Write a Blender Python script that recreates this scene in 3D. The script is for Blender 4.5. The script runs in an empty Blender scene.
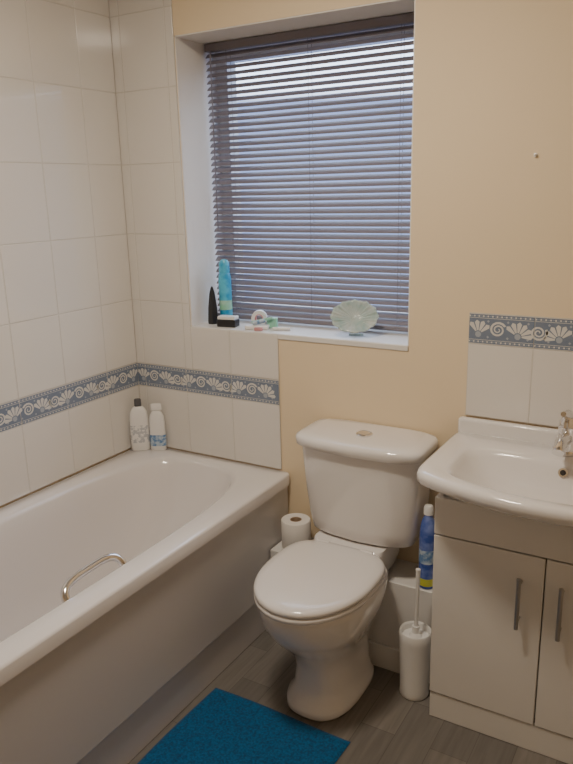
import bpy, math, random
from mathutils import Vector, Matrix
random.seed(4)
S=bpy.context.scene
# ---------------------------------------------------------------- materials
def mat(name,col,rough=.5,metal=0,coat=0,spec=.5,bump=None,var=None,emis=None,trans=0,alpha=1):
    m=bpy.data.materials.new(name);m.use_nodes=True
    nt=m.node_tree;b=nt.nodes["Principled BSDF"]
    b.inputs["Base Color"].default_value=(*col,1);b.inputs["Roughness"].default_value=rough
    b.inputs["Metallic"].default_value=metal;b.inputs["Coat Weight"].default_value=coat
    b.inputs["Coat Roughness"].default_value=.06
    b.inputs["Specular IOR Level"].default_value=spec
    b.inputs["Transmission Weight"].default_value=trans
    tc=nt.nodes.new("ShaderNodeNewGeometry")
    if var:
        sc,amt,col2=var
        n=nt.nodes.new("ShaderNodeTexNoise");n.inputs["Scale"].default_value=sc;n.inputs["Detail"].default_value=5
        nt.links.new(tc.outputs["Position"],n.inputs["Vector"])
        r=nt.nodes.new("ShaderNodeValToRGB");r.color_ramp.elements[0].position=.5-amt;r.color_ramp.elements[1].position=.5+amt
        r.color_ramp.elements[0].color=(*col,1);r.color_ramp.elements[1].color=(*col2,1)
        nt.links.new(n.outputs["Fac"],r.inputs["Fac"]);nt.links.new(r.outputs["Color"],b.inputs["Base Color"])
    if bump:
        sc,st,dist=bump
        n=nt.nodes.new("ShaderNodeTexNoise");n.inputs["Scale"].default_value=sc;n.inputs["Detail"].default_value=4
        nt.links.new(tc.outputs["Position"],n.inputs["Vector"])
        bp=nt.nodes.new("ShaderNodeBump");bp.inputs["Strength"].default_value=st;bp.inputs["Distance"].default_value=dist
        nt.links.new(n.outputs["Fac"],bp.inputs["Height"]);nt.links.new(bp.outputs["Normal"],b.inputs["Normal"])
    if emis:
        b.inputs["Emission Color"].default_value=(*emis[0],1);b.inputs["Emission Strength"].default_value=emis[1]
    return m
M={}
M['cream']=mat("cream_paint",(.79,.65,.46),.7,bump=(60,.15,.002),var=(2.0,.3,(.77,.63,.44)))
M['white_paint']=mat("white_gloss_paint",(.74,.72,.70),.35,bump=(30,.1,.001))
M['ceil']=mat("ceiling_paint",(.8,.78,.74),.8,bump=(80,.2,.002))
M['tile']=mat("glazed_tile",(.75,.72,.685),.10,coat=.4,bump=(9,.06,.003),var=(3,.3,(.72,.69,.655)))
M['grout']=mat("grout",(.60,.57,.53),.8,bump=(200,.2,.001))
M['bblue']=mat("border_blue_glaze",(.20,.245,.33),.2,coat=.2,var=(60,.3,(.165,.21,.295)))
M['bwhite']=mat("border_white_glaze",(.66,.65,.63),.2,coat=.2)
M['bmid']=mat("border_pale_blue_glaze",(.38,.42,.49),.2,coat=.2)
M['acryl']=mat("bath_acrylic",(.74,.71,.71),.16,coat=.4,bump=(3,.03,.004))
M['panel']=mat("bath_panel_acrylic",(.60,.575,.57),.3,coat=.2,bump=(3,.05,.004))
M['ceramic']=mat("vitreous_china",(.78,.755,.75),.1,coat=.5,bump=(4,.02,.003))
M['seat']=mat("seat_plastic",(.76,.735,.735),.18,coat=.3,bump=(5,.02,.002))
M['door']=mat("gloss_white_door",(.74,.715,.69),.22,coat=.3,bump=(4,.02,.002))
M['chrome']=mat("chrome",(.82,.82,.84),.1,metal=1,bump=(20,.02,.001))
M['steel']=mat("brushed_steel",(.50,.49,.48),.3,metal=1,bump=(150,.05,.001))
M['dark']=mat("dark_gap",(.03,.028,.028),.6,bump=(50,.1,.001))
M['slat']=mat("blind_slat",(.215,.195,.22),.36,bump=(40,.03,.001),var=(5,.3,(.20,.18,.21)))
M['pvc']=mat("upvc_white",(.75,.76,.78),.3,bump=(20,.03,.001))
M['reveal']=mat("white_reveal_paint",(.80,.77,.74),.5,bump=(60,.12,.002))
M['paper']=mat("toilet_paper",(.82,.79,.76),.9,bump=(120,.3,.001))
M['card']=mat("cardboard",(.42,.30,.2),.9,bump=(120,.3,.001))
M['wplas']=mat("white_plastic",(.80,.79,.78),.3,bump=(30,.03,.001))
M['navy']=mat("charcoal_plastic",(.09,.09,.10),.3,bump=(30,.03,.001))
M['black']=mat("black_plastic",(.02,.02,.022),.3,bump=(30,.03,.001))
M['aqua']=mat("aqua_label",(.02,.33,.62),.3,var=(30,.1,(.10,.52,.74)))
M['blue']=mat("blue_plastic",(.05,.10,.40),.25,var=(25,.12,(.20,.27,.60)))
M['yellow']=mat("yellow_plastic",(.70,.60,.05),.3,var=(30,.2,(.55,.62,.1)))
M['green']=mat("pale_green_plastic",(.25,.60,.42),.3,var=(30,.2,(.4,.66,.55)))
M['pink']=mat("pink_plastic",(.68,.32,.36),.4,var=(30,.2,(.6,.3,.3)))
M['lblue']=mat("blue_print",(.12,.25,.5),.4,var=(80,.1,(.5,.6,.7)))
M['shell']=mat("pearl_shell_glass",(.38,.58,.57),.12,coat=.6,var=(22,.2,(.74,.79,.78)),trans=.25)
M['lamp']=mat("lamp_diffuser",(.9,.85,.75),.5,emis=((1,.85,.66),6.0),bump=(20,.02,.001))
def rugmat():
    m=mat("blue_bath_mat",(.0,.13,.22),.95)
    nt=m.node_tree;b=nt.nodes["Principled BSDF"]
    b.inputs["Sheen Weight"].default_value=.1
    g=nt.nodes["Geometry"];n=nt.nodes.new("ShaderNodeTexNoise");n.inputs["Scale"].default_value=150;n.inputs["Detail"].default_value=3
    nt.links.new(g.outputs["Position"],n.inputs["Vector"])
    r=nt.nodes.new("ShaderNodeValToRGB");r.color_ramp.elements[0].position=.3;r.color_ramp.elements[1].position=.72
    r.color_ramp.elements[0].color=(0,.050,.145,1);r.color_ramp.elements[1].color=(.002,.125,.32,1)
    nt.links.new(n.outputs["Fac"],r.inputs["Fac"]);nt.links.new(r.outputs["Color"],b.inputs["Base Color"])
    return m
M['rug']=rugmat()
def floormat():
    m=bpy.data.materials.new("wood_effect_vinyl");m.use_nodes=True;nt=m.node_tree;b=nt.nodes["Principled BSDF"]
    N=nt.nodes.new;L=nt.links.new
    g=N("ShaderNodeNewGeometry");mp=N("ShaderNodeMapping");mp.inputs["Rotation"].default_value=(0,0,math.pi/2)
    L(g.outputs["Position"],mp.inputs["Vector"])
    br=N("ShaderNodeTexBrick");br.inputs["Scale"].default_value=1;br.inputs["Brick Width"].default_value=.42;br.inputs["Row Height"].default_value=.105
    br.inputs["Mortar Size"].default_value=.001;br.inputs["Color1"].default_value=(.215,.197,.178,1);br.inputs["Color2"].default_value=(.155,.143,.132,1);br.inputs["Mortar"].default_value=(.11,.10,.09,1)
    br.offset=.37
    L(mp.outputs["Vector"],br.inputs["Vector"])
    m2=N("ShaderNodeMapping");m2.inputs["Scale"].default_value=(45,3,1);L(g.outputs["Position"],m2.inputs["Vector"])
    n=N("ShaderNodeTexNoise");n.inputs["Scale"].default_value=1.6;n.inputs["Detail"].default_value=8;n.inputs["Distortion"].default_value=.6;L(m2.outputs["Vector"],n.inputs["Vector"])
    r=N("ShaderNodeValToRGB");r.color_ramp.elements[0].position=.25;r.color_ramp.elements[1].position=.75
    r.color_ramp.elements[0].color=(.8,.79,.78,1);r.color_ramp.elements[1].color=(1.13,1.12,1.12,1);L(n.outputs["Fac"],r.inputs["Fac"])
    mx=N("ShaderNodeMix");mx.data_type='RGBA';mx.blend_type='MULTIPLY';mx.inputs["Factor"].default_value=1
    L(br.outputs["Color"],mx.inputs["A"]);L(r.outputs["Color"],mx.inputs["B"]);L(mx.outputs["Result"],b.inputs["Base Color"])
    b.inputs["Roughness"].default_value=.42
    bp=N("ShaderNodeBump");bp.inputs["Strength"].default_value=.15;bp.inputs["Distance"].default_value=.001;L(n.outputs["Fac"],bp.inputs["Height"]);L(bp.outputs["Normal"],b.inputs["Normal"])
    return m
M['floor']=floormat()
def glassmat():
    m=bpy.data.materials.new("window_glass");m.use_nodes=True;nt=m.node_tree
    for n in list(nt.nodes):
        if n.type!='OUTPUT_MATERIAL':nt.nodes.remove(n)
    o=[n for n in nt.nodes if n.type=='OUTPUT_MATERIAL'][0]
    t=nt.nodes.new("ShaderNodeBsdfTransparent");t.inputs[0].default_value=(.94,.96,.97,1)
    g=nt.nodes.new("ShaderNodeBsdfGlossy");g.inputs["Roughness"].default_value=.02
    x=nt.nodes.new("ShaderNodeMixShader");x.inputs[0].default_value=.07
    nt.links.new(t.outputs[0],x.inputs[1]);nt.links.new(g.outputs[0],x.inputs[2]);nt.links.new(x.outputs[0],o.inputs[0])
    return m
M['glass']=glassmat()
# ---------------------------------------------------------------- helpers
def group(name,loc):
    e=bpy.data.objects.new(name,None);e.empty_display_size=.05;e.location=loc;S.collection.objects.link(e);return e
def mesh(name,vs,fs,m,parent=None,smooth=True,bevel=0,seg=3,sub=0,angle=40,mats=None,idx=None,solid=0):
    me=bpy.data.meshes.new(name);me.from_pydata([tuple(v) for v in vs],[],fs);me.update()
    for mm in (mats or [m]):me.materials.append(mm)
    if idx:
        for p,i in zip(me.polygons,idx):p.material_index=i
    import bmesh
    bm=bmesh.new();bm.from_mesh(me);bmesh.ops.recalc_face_normals(bm,faces=bm.faces);bm.to_mesh(me);bm.free()
    if smooth:
        me.polygons.foreach_set("use_smooth",[True]*len(me.polygons))
        me.set_sharp_from_angle(angle=math.radians(angle))
    o=bpy.data.objects.new(name,me);S.collection.objects.link(o)
    if parent:
        o.parent=parent;o.matrix_parent_inverse=Matrix.Translation(-parent.location)
    if solid:
        md=o.modifiers.new("s","SOLIDIFY");md.thickness=solid
    if bevel:
        md=o.modifiers.new("b","BEVEL");md.width=bevel;md.segments=seg;md.limit_method='ANGLE';md.angle_limit=math.radians(35)
    if sub:
        md=o.modifiers.new("ss","SUBSURF");md.levels=sub;md.render_levels=sub
    return o
def boxgeo(x0,x1,y0,y1,z0,z1):
    v=[(x0,y0,z0),(x1,y0,z0),(x1,y1,z0),(x0,y1,z0),(x0,y0,z1),(x1,y0,z1),(x1,y1,z1),(x0,y1,z1)]
    f=[(0,3,2,1),(4,5,6,7),(0,1,5,4),(1,2,6,5),(2,3,7,6),(3,0,4,7)]
    return v,f
def box(name,b,m,parent=None,bevel=0,seg=3,rot=None):
    v,f=boxgeo(*b)
    if rot:
        c=Vector(((b[0]+b[1])/2,(b[2]+b[3])/2,b[4]));R=Matrix.Rotation(rot,3,'Z')
        v=[R@(Vector(p)-c)+c for p in v]
    return mesh(name,v,f,m,parent,smooth=bevel>0,bevel=bevel,seg=seg)
def boxes(name,bs,m,parent=None,bevel=0):
    V=[];F=[]
    for b in bs:
        v,f=boxgeo(*b);k=len(V);V+=v;F+=[tuple(i+k for i in q) for q in f]
    return mesh(name,V,F,m,parent,smooth=bevel>0,bevel=bevel)
def loft(name,rings,m,parent=None,cap0=True,cap1=True,sub=0,angle=40,**k):
    n=len(rings[0]);V=[p for r in rings for p in r];F=[]
    for i in range(len(rings)-1):
        for j in range(n):
            F.append((i*n+j,i*n+(j+1)%n,(i+1)*n+(j+1)%n,(i+1)*n+j))
    if cap0:F.append(tuple(reversed(range(n))))
    if cap1:F.append(tuple((len(rings)-1)*n+j for j in range(n)))
    return mesh(name,V,F,m,parent,sub=sub,angle=angle,**k)
def circ(cx,cy,z,r,n=32,sx=1,sy=1,rot=0):
    out=[]
    for j in range(n):
        a=2*math.pi*j/n;x=r*sx*math.cos(a);y=r*sy*math.sin(a)
        out.append((cx+x*math.cos(rot)-y*math.sin(rot),cy+x*math.sin(rot)+y*math.cos(rot),z))
    return out
def lathe(name,cx,cy,prof,m,parent=None,n=36,sx=1,sy=1,rot=0,cap0=True,cap1=True,angle=35):
    return loft(name,[circ(cx,cy,z,r,n,sx,sy,rot) for r,z in prof],m,parent,cap0,cap1,angle=angle)
def tube(name,pts,r,m,parent=None,n=14,closed=False):
    pts=[Vector(p) for p in pts];rings=[];up=None
    for i,p in enumerate(pts):
        a=pts[max(i-1,0)];b=pts[min(i+1,len(pts)-1)];t=(b-a).normalized()
        if up is None:
            up=Vector((0,0,1)) if abs(t.z)<.9 else Vector((1,0,0))
        x=up-t*up.dot(t);x.normalize();up=x;y=t.cross(x)
        rr=r[i] if isinstance(r,(list,tuple)) else r
        rings.append([p+(x*math.cos(2*math.pi*j/n)+y*math.sin(2*math.pi*j/n))*rr for j in range(n)])
    return loft(name,rings,m,parent,angle=50)
def bez(p0,p1,p2,p3,n=14):
    o=[]
    for i in range(n+1):
        t=i/n;s=1-t
        o.append(tuple(s**3*a+3*s*s*t*b+3*s*t*t*c+t**3*d for a,b,c,d in zip(p0,p1,p2,p3)))
    return o
def sgn(x):return 1 if x>=0 else -1
def superel(cx,cy,z,hx,hyb,hyf,n=64,eb=2.,ef=2.):
    o=[]
    for j in range(n):
        a=2*math.pi*j/n;c,s=math.cos(a),math.sin(a)
        e=eb if s>=0 else ef;h=hyb if s>=0 else hyf
        o.append((cx+hx*sgn(c)*abs(c)**(2/e),cy+h*sgn(s)*abs(s)**(2/e),z))
    return o
# ---------------------------------------------------------------- room shell
XR,YF,ZC=2.45,-2.75,2.42
WX0,WX1,WZ0,WZ1=.277,1.118,1.045,2.018
T=.32
box("floor",(-.1,XR+.1,YF-.1,T,-.1,0),M['floor'])
box("ceiling",(-.1,XR+.1,YF-.1,T,ZC,ZC+.1),M['ceil'])
box("wall_left",(-.12,0,YF,0,0,ZC),M['cream'])
box("wall_right",(XR,XR+.12,YF,0,0,ZC),M['cream'])
box("wall_front",(-.12,XR+.12,YF-.12,YF,0,ZC),M['cream'])
boxes("wall_back",[(-.12,WX0,0,T,0,ZC),(WX1,XR+.12,0,T,0,ZC),(WX0,WX1,0,T,0,WZ0-.02),(WX0,WX1,0,T,WZ1,ZC)],M['cream'])
dr=group("door_1",(1.9,YF+.02,0))
box("leaf",(1.45,2.2,YF+.001,YF+.04,0.005,2.0),M['door'],dr,bevel=.003)
boxes("architrave",[(1.38,1.45,YF+.001,YF+.03,0,2.07),(2.2,2.27,YF+.001,YF+.03,0,2.07),(1.45,2.2,YF+.001,YF+.03,2.0,2.07)],M['white_paint'],dr,bevel=.003)
lathe("knob",1.52,YF+.07,[(.02,1.0),(.026,1.01),(.026,1.04),(.02,1.05)],M['chrome'],dr)
boxes("trim_1",[(WX0,WX0+.004,.002,.225,WZ0,WZ1),(WX1-.004,WX1,.002,.225,WZ0,WZ1),(WX0,WX1,.002,.225,WZ1-.004,WZ1)],M['reveal'])
box("window_sill",(WX0+.001,WX1-.001,-.004,.222,WZ0-.02,WZ0),M['white_paint'],bevel=.004)
# ---------------------------------------------------------------- tiles
def tiles(name,axis,cols,rows,parent,th=.006):
    V=[];F=[]
    g=.0009;bv=.0016
    for a0,a1 in cols:
        for z0,z1 in rows:
            A0,A1,Z0,Z1=a0+g,a1-g,z0+g,z1-g
            if A1-A0<.004 or Z1-Z0<.004:continue
            tl=[random.uniform(-.00025,.00025) for _ in range(4)]
            q=[(A0,Z0,0),(A1,Z0,0),(A1,Z1,0),(A0,Z1,0),
               (A0,Z0,th-bv),(A1,Z0,th-bv),(A1,Z1,th-bv),(A0,Z1,th-bv),
               (A0+bv,Z0+bv,th+tl[0]),(A1-bv,Z0+bv,th+tl[1]),(A1-bv,Z1-bv,th+tl[2]),(A0+bv,Z1-bv,th+tl[3])]
            k=len(V)
            for a,z,d in q:
                V.append((a,-d,z) if axis=='x' else (d,a,z))
            for b in (0,4):
                for i in range(4):
                    F.append((k+b+i,k+b+(i+1)%4,k+b+4+(i+1)%4,k+b+4+i))
            F.append((k+8,k+9,k+10,k+11))
    return mesh(name,V,F,M['tile'],parent,smooth=False)
rowsU=[(.882+.245*k,min(.882+.245*(k+1),ZC)) for k in range(7)]
BT,BB=.882,.792
tb=group("wall_tiles_back",(.3,0,1))
tiles("tiles_upper",'x',[(0.006,.045),(.045,.245),(.245,.277)],rowsU,tb)
tiles("tiles_below_window",'x',[(.277,.45),(.45,.65)],[(.882,WZ0-.003)],tb)
tiles("tiles_lower",'x',[(0.006,.045),(.045,.245),(.245,.45),(.45,.65)],[(.553,BB)],tb)
boxes("grout_bed",[(0,.277,-.0048,-.0005,.553,ZC),(.277,.65,-.0048,-.0005,.553,WZ0-.003)],M['grout'],tb)
tl=group("wall_tiles_left",(0,-1,1))
colsL=[(-.17-.2*k-.2,-.17-.2*k) for k in range(10)]+[(-.17,-.006)]
tiles("tiles_upper",'y',colsL,rowsU,tl)
tiles("tiles_lower",'y',colsL,[(.553,BB)],tl)
box("grout_bed",(.0005,.0048,-2.17,-.006,.553,ZC),M['grout'],tl)
ts=group("sink_splashback_tiles",(1.6,0,1))
cs=[(1.304,1.489),(1.489,1.689),(1.689,1.889),(1.889,2.0)]
tiles("tiles_lower",'x',cs,[(.848,1.069)],ts)
box("grout_bed",(1.304,2.0,-.0048,-.0005,.848,1.159),M['grout'],ts)
def border(name,axis,u0,u1,z0,parent,joints):
    H=.09
    def P(u,v,d):
        return (u,-d,z0+v) if axis=='x' else (d,-u,z0+v)
    V=[];F=[];I=[]
    def poly(pts,d,mi):
        k=len(V);V.extend(P(u,v,d) for u,v in pts);F.append(tuple(range(k,k+len(pts))));I.append(mi)
    def rect(a,b,c,e,d,mi):
        if b>a:poly([(a,c),(b,c),(b,e),(a,e)],d,mi)
    D=.0062
    js=[u0]+[j for j in joints if u0<j<u1]+[u1]
    for a,b in zip(js[:-1],js[1:]):
        rect(a+.001,b-.001,.001,H-.001,D,0)
    for a,b in zip(js[:-1],js[1:]):
        a+=.001;b-=.001
        for v0,v1,mi in ((.001,.0025,1),(H-.0025,H-.001,1),(.0125,.0138,1),(H-.0138,H-.0125,1)):
            rect(a,b,v0,v1,D+.0003,mi)
        u=a;k=0
        while u<b-.003:
            w=min(.0055,b-u)
            for base in (.0050,H-.0105):
                if k%2==0:rect(u,u+w*.8,base+.0005,base+.005,D+.0003,1)
                else:rect(u,u+w,base+.002,base+.0035,D+.0003,2)
            u+=.0065;k+=1
    def fan(cu,cv,r,rot,lo,hi):
        n=6;sp=math.radians(165)
        for i in range(n):
            a0=-sp/2+sp*i/n+.055;a1=-sp/2+sp*(i+1)/n-.055;am=(a0+a1)/2
            pts=[]
            for rr,aa in ((.28*r,a0),(.90*r,a0),(r*1.03,am),(.90*r,a1),(.28*r,a1)):
                pts.append((cu+rr*math.sin(aa+rot),cv+rr*math.cos(aa+rot)))
            if min(p[0] for p in pts)<lo or max(p[0] for p in pts)>hi:continue
            poly(pts,D+.0004,1)
        pts=[(cu+r*.22*math.sin(a+rot),cv+r*.22*math.cos(a+rot)) for a in [2*math.pi*j/8 for j in range(8)]]
        if min(p[0] for p in pts)>lo and max(p[0] for p in pts)<hi:poly(pts,D+.0005,2)
    def conch(cu,cv,r,lo,hi,fl):
        prev=None;N=30
        for j in range(N+1):
            t=j/N;a=t*4.2*math.pi*fl+.5;R0=r*(1-.86*t);w=r*.15*(1-.6*t)
            p=(cu+(R0-w)*math.cos(a),cv+(R0-w)*math.sin(a)*.95);q=(cu+(R0+w)*math.cos(a),cv+(R0+w)*math.sin(a)*.95)
            if prev and all(lo<z[0]<hi for z in (p,q,*prev)):poly([prev[0],prev[1],q,p],D+.0004,1)
            prev=(p,q)
    u=u0+.028;k=0
    while u<u1-.005:
        lo,hi=u0+.001,u1-.001
        if k%2==0:fan(u,.029,.041,(-.35 if k%4==0 else .35),lo,hi)
        else:conch(u,.045,.023,lo,hi,1 if k%4==1 else -1)
        for s in (.022,.068):
            poly2=[(u+.024,s),(u+.028,s+.004),(u+.032,s),(u+.028,s-.004)]
            if poly2[2][0]<hi:poly(poly2,D+.0004,2)
        u+=.056;k+=1
    return mesh(name,V,F,None,parent,smooth=False,mats=[M['bblue'],M['bwhite'],M['bmid']],idx=I)
border("shell_border",'x',.006,.65,BB,tb,[.045,.245,.45])
border("shell_border",'y',.006,2.17,BB,tl,[.17+.2*k for k in range(11)])
border("shell_border",'x',1.304,2.0,1.069,ts,[1.489,1.689,1.889])
# ---------------------------------------------------------------- window + blind
w=group("window_1",(.7,.24,1.5))
fy0,fy1=.224,.285
boxes("frame",[(WX0,WX0+.05,fy0,fy1,WZ0,WZ1),(WX1-.05,WX1,fy0,fy1,WZ0,WZ1),(WX0+.05,WX1-.05,fy0,fy1,WZ0,WZ0+.055),(WX0+.05,WX1-.05,fy0,fy1,WZ1-.055,WZ1)],M['pvc'],w,bevel=.004)
box("glazing",(WX0+.045,WX1-.045,.252,.256,WZ0+.05,WZ1-.05),M['glass'],w)
bl=group("venetian_blind",(.7,.16,1.9))
by=.162;bx0,bx1=WX0+.012,WX1-.010
box("head_rail",(bx0,bx1,by-.014,by+.014,WZ1-.032,WZ1-.006),M['slat'],bl,bevel=.002)
V=[];F=[];sp=.0212;tilt=math.radians(40);n=43;ztop=WZ1-.044
for i in range(n):
    z=ztop-i*sp;k=len(V);m_=5
    for xx in (bx0,bx1):
        for j in range(m_):
            s=(j/(m_-1)-.5)*.025
            crown=.0018*(1-(2*s/.025)**2)
            dy=s*math.cos(tilt)-crown*math.sin(tilt);dz=s*math.sin(tilt)+crown*math.cos(tilt)
            V.append((xx,by+dy,z+dz+random.uniform(-.0003,.0003)))
    for j in range(m_-1):F.append((k+j,k+j+1,k+m_+j+1,k+m_+j))
mesh("slats",V,F,M['slat'],bl,smooth=True,angle=80)
zb=ztop-n*sp
box("bottom_rail",(bx0,bx1,by-.012,by+.012,zb-.008,zb+.008),M['slat'],bl,bevel=.003)
for i,xx in enumerate((bx0+.09,(bx0+bx1)/2,bx1-.09)):
    for yy in(by-.0125,by+.0125):
        tube("ladder_cord_%d"%i,[(xx,yy,WZ1-.03),(xx,yy,zb)],.0007,M['slat'],bl,n=6)
tube("tilt_wand",[(bx0+.03,by-.022,WZ1-.03),(bx0+.031,by-.024,1.7),(bx0+.03,by-.023,1.38)],.0022,M['slat'],bl,n=8)
# ---------------------------------------------------------------- bath
ba=group("bathtub",(.35,-.85,0))
RZ=.55;N=96;YB,YE=-.004,-1.72
def rectring(x0,x1,y0,y1,z,r):
    cx,cy=(x0+x1)/2,(y0+y1)/2;hx,hy=(x1-x0)/2,(y1-y0)/2;o=[]
    for j in range(N):
        a=2*math.pi*j/N
        c,s=math.cos(a),math.sin(a)
        o.append((cx+hx*sgn(c)*abs(c)**(2/r),cy+hy*sgn(s)*abs(s)**(2/r),z))
    return o
x0,x1=.007,.692
rings=[rectring(x0,x1-.006,YE,YB,RZ-.045,60),rectring(x0,x1-.001,YE,YB,RZ-.043,60),rectring(x0,x1,YE,YB,RZ-.008,60),rectring(x0+.001,x1-.002,YE+.002,YB-.001,RZ-.003,60),rectring(x0+.004,x1-.007,YE+.006,YB-.003,RZ,60)]
def inn(xa,xb,ya,yb,z,e=3.2):
    cx=(xa+xb)/2;hx=(xb-xa)/2;cy=(ya+yb)/2;hy=(yb-ya)/2;o=[]
    for j in range(N):
        a=2*math.pi*j/N;c,s=math.cos(a),math.sin(a)
        o.append((cx+hx*sgn(c)*abs(c)**(2/e),cy+hy*sgn(s)*abs(s)**(2/e),z))
    return o
rings+=[inn(.070,.622,-1.64,-.048,RZ+.001,3.6),inn(.080,.611,-1.63,-.060,RZ-.005,3.5),inn(.087,.604,-1.62,-.070,RZ-.018,3.4),inn(.095,.595,-1.61,-.095,RZ-.07,3.3),
 inn(.108,.582,-1.59,-.16,RZ-.17,3.2),inn(.125,.565,-1.57,-.25,RZ-.28,3.1),inn(.145,.545,-1.55,-.33,RZ-.345,3.0),inn(.18,.51,-1.50,-.40,RZ-.375,2.9),inn(.25,.44,-1.35,-.55,RZ-.385,2.6)]
loft("tub_shell",rings,M['acryl'],ba,cap0=False,cap1=True,angle=60)
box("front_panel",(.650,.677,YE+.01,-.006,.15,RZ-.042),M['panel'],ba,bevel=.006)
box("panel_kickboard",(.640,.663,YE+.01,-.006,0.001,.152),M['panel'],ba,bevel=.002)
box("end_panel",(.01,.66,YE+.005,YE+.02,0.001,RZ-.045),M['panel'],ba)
hp=bez((.606,-.765,RZ-.012),(.578,-.765,RZ+.020),(.572,-.79,RZ+.018),(.572,-.85,RZ+.016),8)[:-1]+bez((.572,-.85,RZ+.016),(.572,-.93,RZ+.014),(.575,-.965,RZ+.012),(.602,-.965,RZ-.020),8)
tube("grab_handle",hp,.011,M['chrome'],ba)
lathe("waste",.345,-1.2,[(.03,RZ-.386),(.03,RZ-.381),(.022,RZ-.380)],M['chrome'],ba)
# ---------------------------------------------------------------- pipe boxing
bxg=group("pipe_boxing",(1,-.08,0))
box("boxing",(.684,1.312,-.15,-.001,0,.315),M['white_paint'],bxg,bevel=.003)
box("skirting",(.684,1.312,-.162,-.15,0,.085),M['white_paint'],bxg,bevel=.003)
# ---------------------------------------------------------------- toilet
TX=1.004
to=group("toilet",(TX,-.35,0))
def sec(z,hw,yf,yb,yc,ef=2.1,eb=3.5):
    return superel(TX,yc,z,hw,yb-yc,yc-yf,64,eb,ef)
pan=[sec(0.001,.104,-.485,-.166,-.32,2.6),sec(.012,.110,-.492,-.166,-.32,2.6),sec(.028,.108,-.490,-.166,-.32,2.6),sec(.04,.097,-.472,-.166,-.32,2.6),sec(.075,.090,-.458,-.166,-.32,2.5),sec(.13,.087,-.455,-.166,-.32,2.4),
 sec(.175,.093,-.468,-.166,-.33,2.3),sec(.22,.111,-.502,-.166,-.35,2.2),sec(.265,.133,-.548,-.166,-.37,2.15),sec(.305,.151,-.580,-.166,-.38,2.1),sec(.345,.161,-.598,-.166,-.38),sec(.375,.165,-.604,-.166,-.38),sec(.392,.165,-.604,-.166,-.38),sec(.398,.160,-.599,-.17,-.38)]
loft("pan",pan,M['ceramic'],to,angle=60)
def rr(x0,x1,y0,y1,z,e=8,n=48):
    cx,cy=(x0+x1)/2,(y0+y1)/2;return superel(cx,cy,z,(x1-x0)/2,(y1-y0)/2,(y1-y0)/2,n,e,e)
loft("pan_shelf",[rr(TX-.10,TX+.10,-.24,-.02,.325),rr(TX-.115,TX+.115,-.25,-.015,.37),rr(TX-.12,TX+.12,-.245,-.012,.41),rr(TX-.12,TX+.12,-.215,-.012,.437)],M['ceramic'],to)
def D(z,k,yf=-.621,yb=-.205,hw=.170):
    return superel(TX,-.385,z,hw-k,(yb-k)-(-.385),-.385-(yf+k),72,3.4,2.05)
loft("seat_ring",[D(.399,.006),D(.403,.001),D(.412,.0),D(.417,.004)],M['seat'],to,angle=60)
loft("lid",[D(.4185,.008),D(.4205,.002),D(.428,.0),D(.4345,.003),D(.4385,.010),D(.4415,.03),D(.4435,.07),D(.4445,.12)],M['seat'],to,angle=60)
for s in(-1,1):
    tube("hinge_%d"%(1 if s<0 else 2),[(TX+s*.055,-.218,.43),(TX+s*.095,-.218,.43)],.011,M['seat'],to)
CX=1.022;dz=-.030
def cis(z,hw,yf,e=7):
    o=[];n=64
    for j in range(n):
        a=2*math.pi*j/n;c,s=math.cos(a),math.sin(a)
        x=hw*sgn(c)*abs(c)**(2/e)
        yb=-.006;mid=(yf+.03+yb)/2;h=(yb-(yf+.03))/2
        y=mid+h*sgn(s)*abs(s)**(2/e)
        if s<0:y-=.03*(1-(x/hw)**2)*abs(s)**(.5)
        o.append((CX+x,y,z+dz))
    return o
loft("cistern_body",[cis(.467,.158,-.175),cis(.478,.172,-.188),cis(.52,.180,-.195),cis(.62,.190,-.204),cis(.72,.197,-.211),cis(.768,.199,-.214)],M['ceramic'],to,angle=60)
loft("cistern_lid",[cis(.766,.205,-.222),cis(.770,.212,-.229),cis(.790,.214,-.231),cis(.798,.211,-.228),cis(.803,.203,-.219),cis(.806,.175,-.19)],M['ceramic'],to,angle=60)
lathe("flush_button",CX,-.115,[(.026,.804+dz),(.026,.810+dz),(.023,.812+dz),(.021,.809+dz),(.019,.809+dz),(.018,.812+dz),(.002,.813+dz)],M['chrome'],to)
# ---------------------------------------------------------------- vanity
VX0,VX1,VY=1.317,1.917,-.30
va=group("vanity_cabinet",(1.617,-.15,0))
boxes("carcass",[(VX0,VX0+.016,VY+.019,-.008,0.001,.70),(VX1-.016,VX1,VY+.019,-.008,0.001,.70),(VX0+.016,VX1-.016,VY+.03,-.008,.088,.104),(VX0+.016,VX1-.016,-.024,-.008,0.1,.70)],M['door'],va,bevel=.001)
box("plinth",(VX0+.001,VX1-.001,VY+.004,VY+.0185,0.001,.084),M['door'],va,bevel=.0015)
VM=(VX0+VX1)/2-.003
box("door_leaf_1",(VX0,VM-.0015,VY,VY+.018,.088,.588),M['door'],va,bevel=.0025)
box("door_leaf_2",(VM+.0015,VX1,VY,VY+.018,.088,.588),M['door'],va,bevel=.0025)
box("fascia",(VX0,VX1,VY,VY+.018,.592,.701),M['door'],va,bevel=.0025)
for i,hx in enumerate((1.556,1.660)):
    z0,z1=.385,.532
    tube("handle_bar_%d"%(i+1),[(hx,VY-.028,z0),(hx,VY-.028,z1)],.0058,M['steel'],va)
    for j,zz in enumerate((z0+.02,z1-.02)):
        tube("handle_post_%d_%d"%(i+1,j),[(hx,VY-.028,zz),(hx,VY+.001,zz)],.0042,M['steel'],va)
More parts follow.
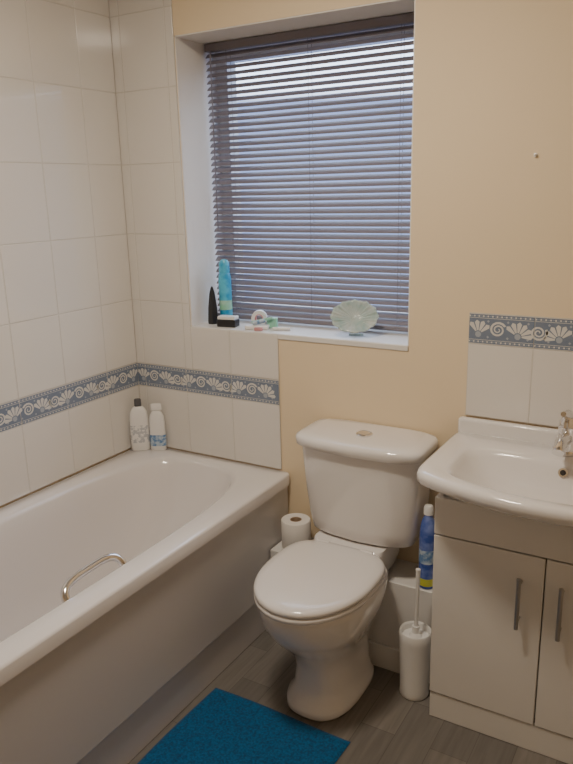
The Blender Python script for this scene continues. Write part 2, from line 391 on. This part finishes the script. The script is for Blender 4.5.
# ---------------------------------------------------------------- sink
SX=1.617
si=group("bathroom_sink",(1.617,-.22,.75))
def conv(cx,cy,z,hx,yb,yside,yfront,p=14,n=96):
    hb=yb-cy;dep=yside-yfront
    R=(hx*hx+dep*dep)/(2*dep);cc=yfront+R
    cons=[((1,0),hx),((-1,0),hx),((0,1),hb)]
    phm=math.asin(min(.95,hx/R))*.8
    for ph in (-phm,-phm/2,0,phm/2,phm):
        nx,ny=math.sin(ph),-math.cos(ph)
        cons.append(((nx,ny),ny*(cc-cy)+R))
    o=[]
    for j in range(n):
        a=2*math.pi*(j+.5)/n;dx,dy=math.cos(a),math.sin(a)
        s=0
        for (nx,ny),d in cons:
            v=(nx*dx+ny*dy)/d
            if v>0:s+=v**p
        r=s**(-1/p);o.append((cx+dx*r,cy+dy*r,z))
    return o
ZS=.803;cy=-.25
sr=[conv(SX,cy,.702,.296,-.012,-.275,-.31,20),conv(SX,cy,.715,.302,-.01,-.295,-.345,20),conv(SX,cy,.735,.309,-.01,-.325,-.405,18),conv(SX,cy,.752,.318,-.008,-.355,-.442,18),conv(SX,cy,.763,.326,-.008,-.374,-.460,18),
    conv(SX,cy,.770,.331,-.008,-.385,-.470,18),conv(SX,cy,.790,.333,-.008,-.388,-.474,18),conv(SX,cy,.799,.330,-.009,-.384,-.470,18),conv(SX,cy,ZS,.322,-.012,-.375,-.460,18),
    conv(SX,-.29,ZS-.001,.268,-.138,-.372,-.436,9),conv(SX,-.29,ZS-.006,.256,-.146,-.365,-.428,9),conv(SX,-.29,ZS-.02,.248,-.153,-.358,-.420,8),conv(SX,-.29,.765,.234,-.163,-.345,-.402,7),conv(SX,-.29,.735,.208,-.178,-.33,-.378,6),conv(SX,-.285,.717,.165,-.20,-.32,-.35,5),conv(SX,-.27,.709,.09,-.225,-.29,-.315,4),conv(SX,-.262,.706,.03,-.235,-.27,-.28,4)]
loft("basin",sr,M['ceramic'],si,cap0=False,angle=60)
box("upstand",(1.290,1.944,-.034,-.007,.79,.846),M['ceramic'],si,bevel=.008)
lathe("drain",SX,-.258,[(.022,.707),(.022,.711),(.016,.710),(.014,.713),(.002,.714)],M['chrome'],si)
def disc(name,c,r,nrm,m,par,th=.003):
    nrm=Vector(nrm).normalized();c=Vector(c)
    tube(name,[c,c+nrm*th],r,m,par,n=24)
disc("overflow_ring",(SX,-.161,.776),.0125,(0,-1,.3),M['chrome'],si,.004)
disc("overflow_hole",(SX,-.1645,.777),.0075,(0,-1,.3),M['dark'],si,.0012)
tx,ty=1.607,-.082
ta=group("mixer_tap",(tx,ty,.80))
lathe("base",tx,ty,[(.028,.804),(.028,.810),(.024,.815),(.022,.86),(.024,.875),(.023,.893),(.016,.905),(.004,.909)],M['chrome'],ta)
tube("spout",bez((tx,ty-.01,.845),(tx,ty-.06,.865),(tx,ty-.10,.865),(tx,ty-.125,.845),12),[.018]*5+[.0165]*4+[.015]*4,M['chrome'],ta,n=20)
tube("lever",[(tx,ty+.012,.905),(tx,ty-.01,.915),(tx,ty-.05,.925),(tx,ty-.085,.938)],[.016,.014,.009,.007],M['chrome'],ta)
# ---------------------------------------------------------------- bath mat
V=[];F=[];nx,ny=60,90;mx0,mx1,my0,my1=.687,1.160,-1.26,-.503
for j in range(ny+1):
    for i in range(nx+1):
        u,v=i/nx,j/ny;e=min(u,1-u)*(mx1-mx0);f=min(v,1-v)*(my1-my0);d=min(e,f)
        h=.011*min(1,(d/.012))**.5 if d>0 else .002
        h+=random.uniform(-.0011,.0011) if d>.001 else 0
        x=mx0+u*(mx1-mx0)+.004*math.sin(v*7);y=my0+v*(my1-my0)+.004*math.sin(u*5)
        V.append((x,y,max(h,.0015)))
for j in range(ny):
    for i in range(nx):
        k=j*(nx+1)+i;F.append((k,k+1,k+nx+2,k+nx+1))
mesh("bath_mat",V,F,M['rug'])
# ---------------------------------------------------------------- toilet roll
def roll(z,x,y,R,h):
    g=group("toilet_roll",(x,y,z))
    lathe("paper",x,y,[(.021,z+.001),(R-.002,z),(R,z+.003),(R,z+h-.003),(R-.002,z+h),(.021,z+h),(.020,z+h-.003),(.020,z+.003),(.021,z+.001)],M['paper'],g,cap0=False,cap1=False)
    lathe("core",x,y,[(.0195,z+.001),(.0195,z+h-.001),(.0175,z+h-.001),(.0175,z+.001),(.0195,z+.001)],M['card'],g,cap0=False,cap1=False)
roll(.3155,.752,-.085,.051,.102)
# ---------------------------------------------------------------- toilet brush
tbx,tby=1.243,-.222
tbg=group("toilet_brush",(tbx,tby,0))
lathe("holder",tbx,tby,[(.042,.001),(.045,.006),(.044,.02),(.048,.19),(.050,.215),(.047,.221),(.043,.216),(.042,.19)],M['wplas'],tbg,cap1=False)
lathe("holder_lid",tbx,tby,[(.0425,.195),(.042,.199),(.02,.203),(.012,.212)],M['wplas'],tbg)
tube("brush_handle",[(tbx,tby,.2),(tbx+.002,tby,.30),(tbx+.003,tby,.40),(tbx+.003,tby,.425)],[.0065,.0055,.0065,.0075],M['wplas'],tbg)
tube("collar",[(tbx,tby,.206),(tbx+.001,tby,.235)],.011,M['wplas'],tbg)
# ---------------------------------------------------------------- cleaner bottle on the boxing
cx_,cy_=1.238,-.120
cb=group("cleaner_bottle",(cx_,cy_,.3155));z0=.3155
lathe("body",cx_,cy_,[(.022,z0),(.0255,z0+.004),(.0255,z0+.17),(.024,z0+.20),(.019,z0+.222),(.013,z0+.235),(.012,z0+.245)],M['blue'],cb)
lathe("label",cx_,cy_,[(.0260,z0+.010),(.0260,z0+.035)],M['yellow'],cb,cap0=False,cap1=False)
lathe("label_upper",cx_,cy_,[(.0260,z0+.085),(.0260,z0+.13)],M['lblue'],cb,cap0=False,cap1=False)
lathe("cap",cx_,cy_,[(.015,z0+.243),(.015,z0+.262),(.012,z0+.270),(.004,z0+.273)],M['wplas'],cb)
# ---------------------------------------------------------------- bottles on bath corner
def superel2(x,y,z,hx,hy,rot,n=40,e=2.6):
    o=[]
    for j in range(n):
        a=2*math.pi*j/n;c,s=math.cos(a),math.sin(a);px=hx*sgn(c)*abs(c)**(2/e);py=hy*sgn(s)*abs(s)**(2/e)
        o.append((x+px*math.cos(rot)-py*math.sin(rot),y+px*math.sin(rot)+py*math.cos(rot),z))
    return o
def bottle(name,x,y,z,w,d,h,body,cap,label,rot,capr=.5,l0=.16,l1=.5):
    g=group(name,(x,y,z))
    pr=[(.90,0),(1,.02),(1.0,.30),(.97,.6),(.88,.74),(.60,.83),(.36,.86)]
    loft("body",[superel2(x,y,z+h*k,w/2*r,d/2*r,rot) for r,k in pr],body,g)
    loft("cap",[superel2(x,y,z+h*k,w/2*r*capr*2,d/2*r*1.2,rot) for r,k in ((.42,.86),(.44,.865),(.42,.985),(.36,1.0))],cap,g)
    loft("label",[superel2(x,y,z+h*k,w/2*r+.0006,d/2*r+.0006,rot) for r,k in ((1.0,l0),(1.0,.30),(.987,l1))],label,g,cap0=False,cap1=False)
M['wlabel']=mat("printed_label",(.80,.79,.78),.4,var=(70,.03,(.50,.52,.56)))
bottle("lotion_bottle",.048,-.066,RZ+.001,.074,.038,.205,M['wplas'],M['navy'],M['wlabel'],.72,capr=.42)
bottle("shampoo_bottle",.112,-.036,RZ+.001,.062,.030,.185,M['wplas'],M['wplas'],M['lblue'],.5,capr=.8,l0=.10,l1=.34)
# ---------------------------------------------------------------- sill items
zs=WZ0+.0005
x,y=.360,.108
g=group("aerosol_can",(x,y,zs))
lathe("can",x,y,[(.021,zs),(.0235,zs+.004),(.0235,zs+.165),(.020,zs+.180),(.018,zs+.186)],M['aqua'],g)
lathe("label_band",x,y,[(.0239,zs+.05),(.0239,zs+.085)],M['green'],g,cap0=False,cap1=False)
lathe("cap",x,y,[(.019,zs+.184),(.020,zs+.190),(.019,zs+.218),(.013,zs+.230),(.004,zs+.233)],M['aqua'],g)
g=group("perfume_bottle",(.326,.07,zs))
lathe("cone",.326,.072,[(.020,zs),(.021,zs+.01),(.018,zs+.06),(.011,zs+.112),(.005,zs+.132),(.001,zs+.138)],M['black'],g,n=6,angle=20)
g=group("small_carton",(.412,.045,zs))
box("carton",(.375,.447,.026,.066,zs,zs+.026),M['black'],g,bevel=.002,rot=.15)
box("carton_lid",(.377,.445,.028,.064,zs+.0262,zs+.038),M['wplas'],g,bevel=.002,rot=.15)
def ringstand(name,c,R,r0,wd,ang,m,par):
    n=32;ax=Vector((math.cos(ang),math.sin(ang),0));nr=Vector((-math.sin(ang),math.cos(ang),0));c=Vector(c)
    rings=[]
    for j in range(n):
        a=2*math.pi*j/n;d=ax*math.cos(a)+Vector((0,0,1))*math.sin(a)
        rings.append([c+d*R-nr*wd,c+d*R+nr*wd,c+d*r0+nr*wd,c+d*r0-nr*wd])
    V=[p for q in rings for p in q];F=[]
    for j in range(n):
        for i in range(4):F.append((j*4+i,j*4+(i+1)%4,((j+1)%n)*4+(i+1)%4,((j+1)%n)*4+i))
    mesh(name,V,F,m,par)
g=group("tape_roll",(.515,.095,zs))
ringstand("tape",(.512,.098,zs+.0285),.028,.015,.012,.45,M['wplas'],g)
ringstand("tape_core",(.512,.098,zs+.0285),.0155,.012,.0125,.45,M['pink'],g)
g=group("manicure_set",(.53,.045,zs))
box("wallet",(.495,.580,.026,.058,zs,zs+.014),M['wplas'],g,bevel=.004,rot=.4)
tube("file_1",[(.515,.045,zs+.021),(.585,.07,zs+.038)],.005,M['green'],g)
tube("file_2",[(.525,.035,zs+.020),(.565,.05,zs+.030)],.007,M['lblue'],g)
box("packet",(.556,.592,.075,.097,zs,zs+.036),M['green'],g,bevel=.003,rot=.3)
box("tag",(.545,.575,.010,.022,zs,zs+.012),M['pink'],g,bevel=.003,rot=.3)
tube("rod",[(.60,.045,zs+.0055),(.66,.065,zs+.0055)],.0055,M['wplas'],g)
g=group("shell_soap_dish",(.908,.055,zs))
V=[];F=[];na,nr=72,8
c0=Vector((.908,.056,zs+.060));tiltm=Matrix.Rotation(.42,3,'Z')@Matrix.Rotation(math.radians(58),3,'X')
for i in range(nr+1):
    for j in range(na):
        a=2*math.pi*j/na;rr_=i/nr
        sc=1+.03*math.cos(12*a)*rr_
        px=.076*rr_*sc*math.cos(a);py=.056*rr_*sc*math.sin(a)
        h=.020*(rr_**2)+.0028*math.cos(24*a)*rr_
        V.append(c0+tiltm@Vector((px,py,h)))
for i in range(nr):
    for j in range(na):F.append((i*na+j,i*na+(j+1)%na,(i+1)*na+(j+1)%na,(i+1)*na+j))
mesh("dish",V,F,M['shell'],g,solid=.003,angle=70)
tube("foot",[(.884,.064,zs+.004),(.930,.079,zs+.004)],.004,M['shell'],g)
tube("prop",[(.903,.074,zs+.004),(.903,.072,zs+.050)],.004,M['shell'],g)
g=group("wall_hook",(1.46,0,1.588))
disc("plate",(1.462,-.0005,1.588),.005,(0,-1,0),M['wplas'],g,.004)
disc("peg",(1.462,-.004,1.588),.0025,(0,-1,.3),M['wplas'],g,.010)
# ---------------------------------------------------------------- lights
LX,LY=1.0,-1.0
lp=group("ceiling_lamp",(LX,LY,2.4))
lathe("base_plate",LX,LY,[(.15,ZC-.03),(.155,ZC-.015),(.15,ZC-.001)],M['wplas'],lp)
lathe("diffuser",LX,LY,[(.01,ZC-.105),(.07,ZC-.098),(.12,ZC-.075),(.145,ZC-.035),(.145,ZC-.03)],M['lamp'],lp,cap1=False)
ld=bpy.data.lights.new("lamp_light",'AREA');ld.shape='DISK';ld.size=.28;ld.energy=19.5;ld.color=(1,.875,.71)
lo=bpy.data.objects.new("ceiling_light",ld);lo.location=(LX,LY,ZC-.12);S.collection.objects.link(lo)
# world
W=bpy.data.worlds.new("sky");S.world=W;W.use_nodes=True;nt=W.node_tree
bg=nt.nodes["Background"]
tc=nt.nodes.new("ShaderNodeTexCoord");sx=nt.nodes.new("ShaderNodeSeparateXYZ");nt.links.new(tc.outputs["Generated"],sx.inputs[0])
r=nt.nodes.new("ShaderNodeValToRGB");e=r.color_ramp.elements
e[0].position=0;e[0].color=(.115,.15,.265,1);e[1].position=1;e[1].color=(.70,.80,1,1)
mr=nt.nodes.new("ShaderNodeMapRange");mr.inputs[1].default_value=.112;mr.inputs[2].default_value=.128
nt.links.new(sx.outputs["Z"],mr.inputs[0]);nt.links.new(mr.outputs[0],r.inputs["Fac"]);nt.links.new(r.outputs["Color"],bg.inputs[0])
bg.inputs[1].default_value=5.5
# ---------------------------------------------------------------- camera
yaw,pit,rol,f=-.5389,.2586,.0249,719.
fwd=Vector((math.sin(yaw)*math.cos(pit),math.cos(yaw)*math.cos(pit),-math.sin(pit)))
rt=Vector((math.cos(yaw),-math.sin(yaw),0));dn=fwd.cross(rt)
r2=rt*math.cos(rol)+dn*math.sin(rol);d2=-rt*math.sin(rol)+dn*math.cos(rol)
cd=bpy.data.cameras.new("camera");co=bpy.data.objects.new("camera",cd);S.collection.objects.link(co)
m=Matrix((r2,-d2,-fwd)).transposed().to_4x4();m.translation=Vector((1.903,-2.05,1.51))
co.matrix_world=m
cd.sensor_fit='VERTICAL';cd.sensor_height=24;cd.lens=f*24/764
cd.clip_start=.02
S.camera=co
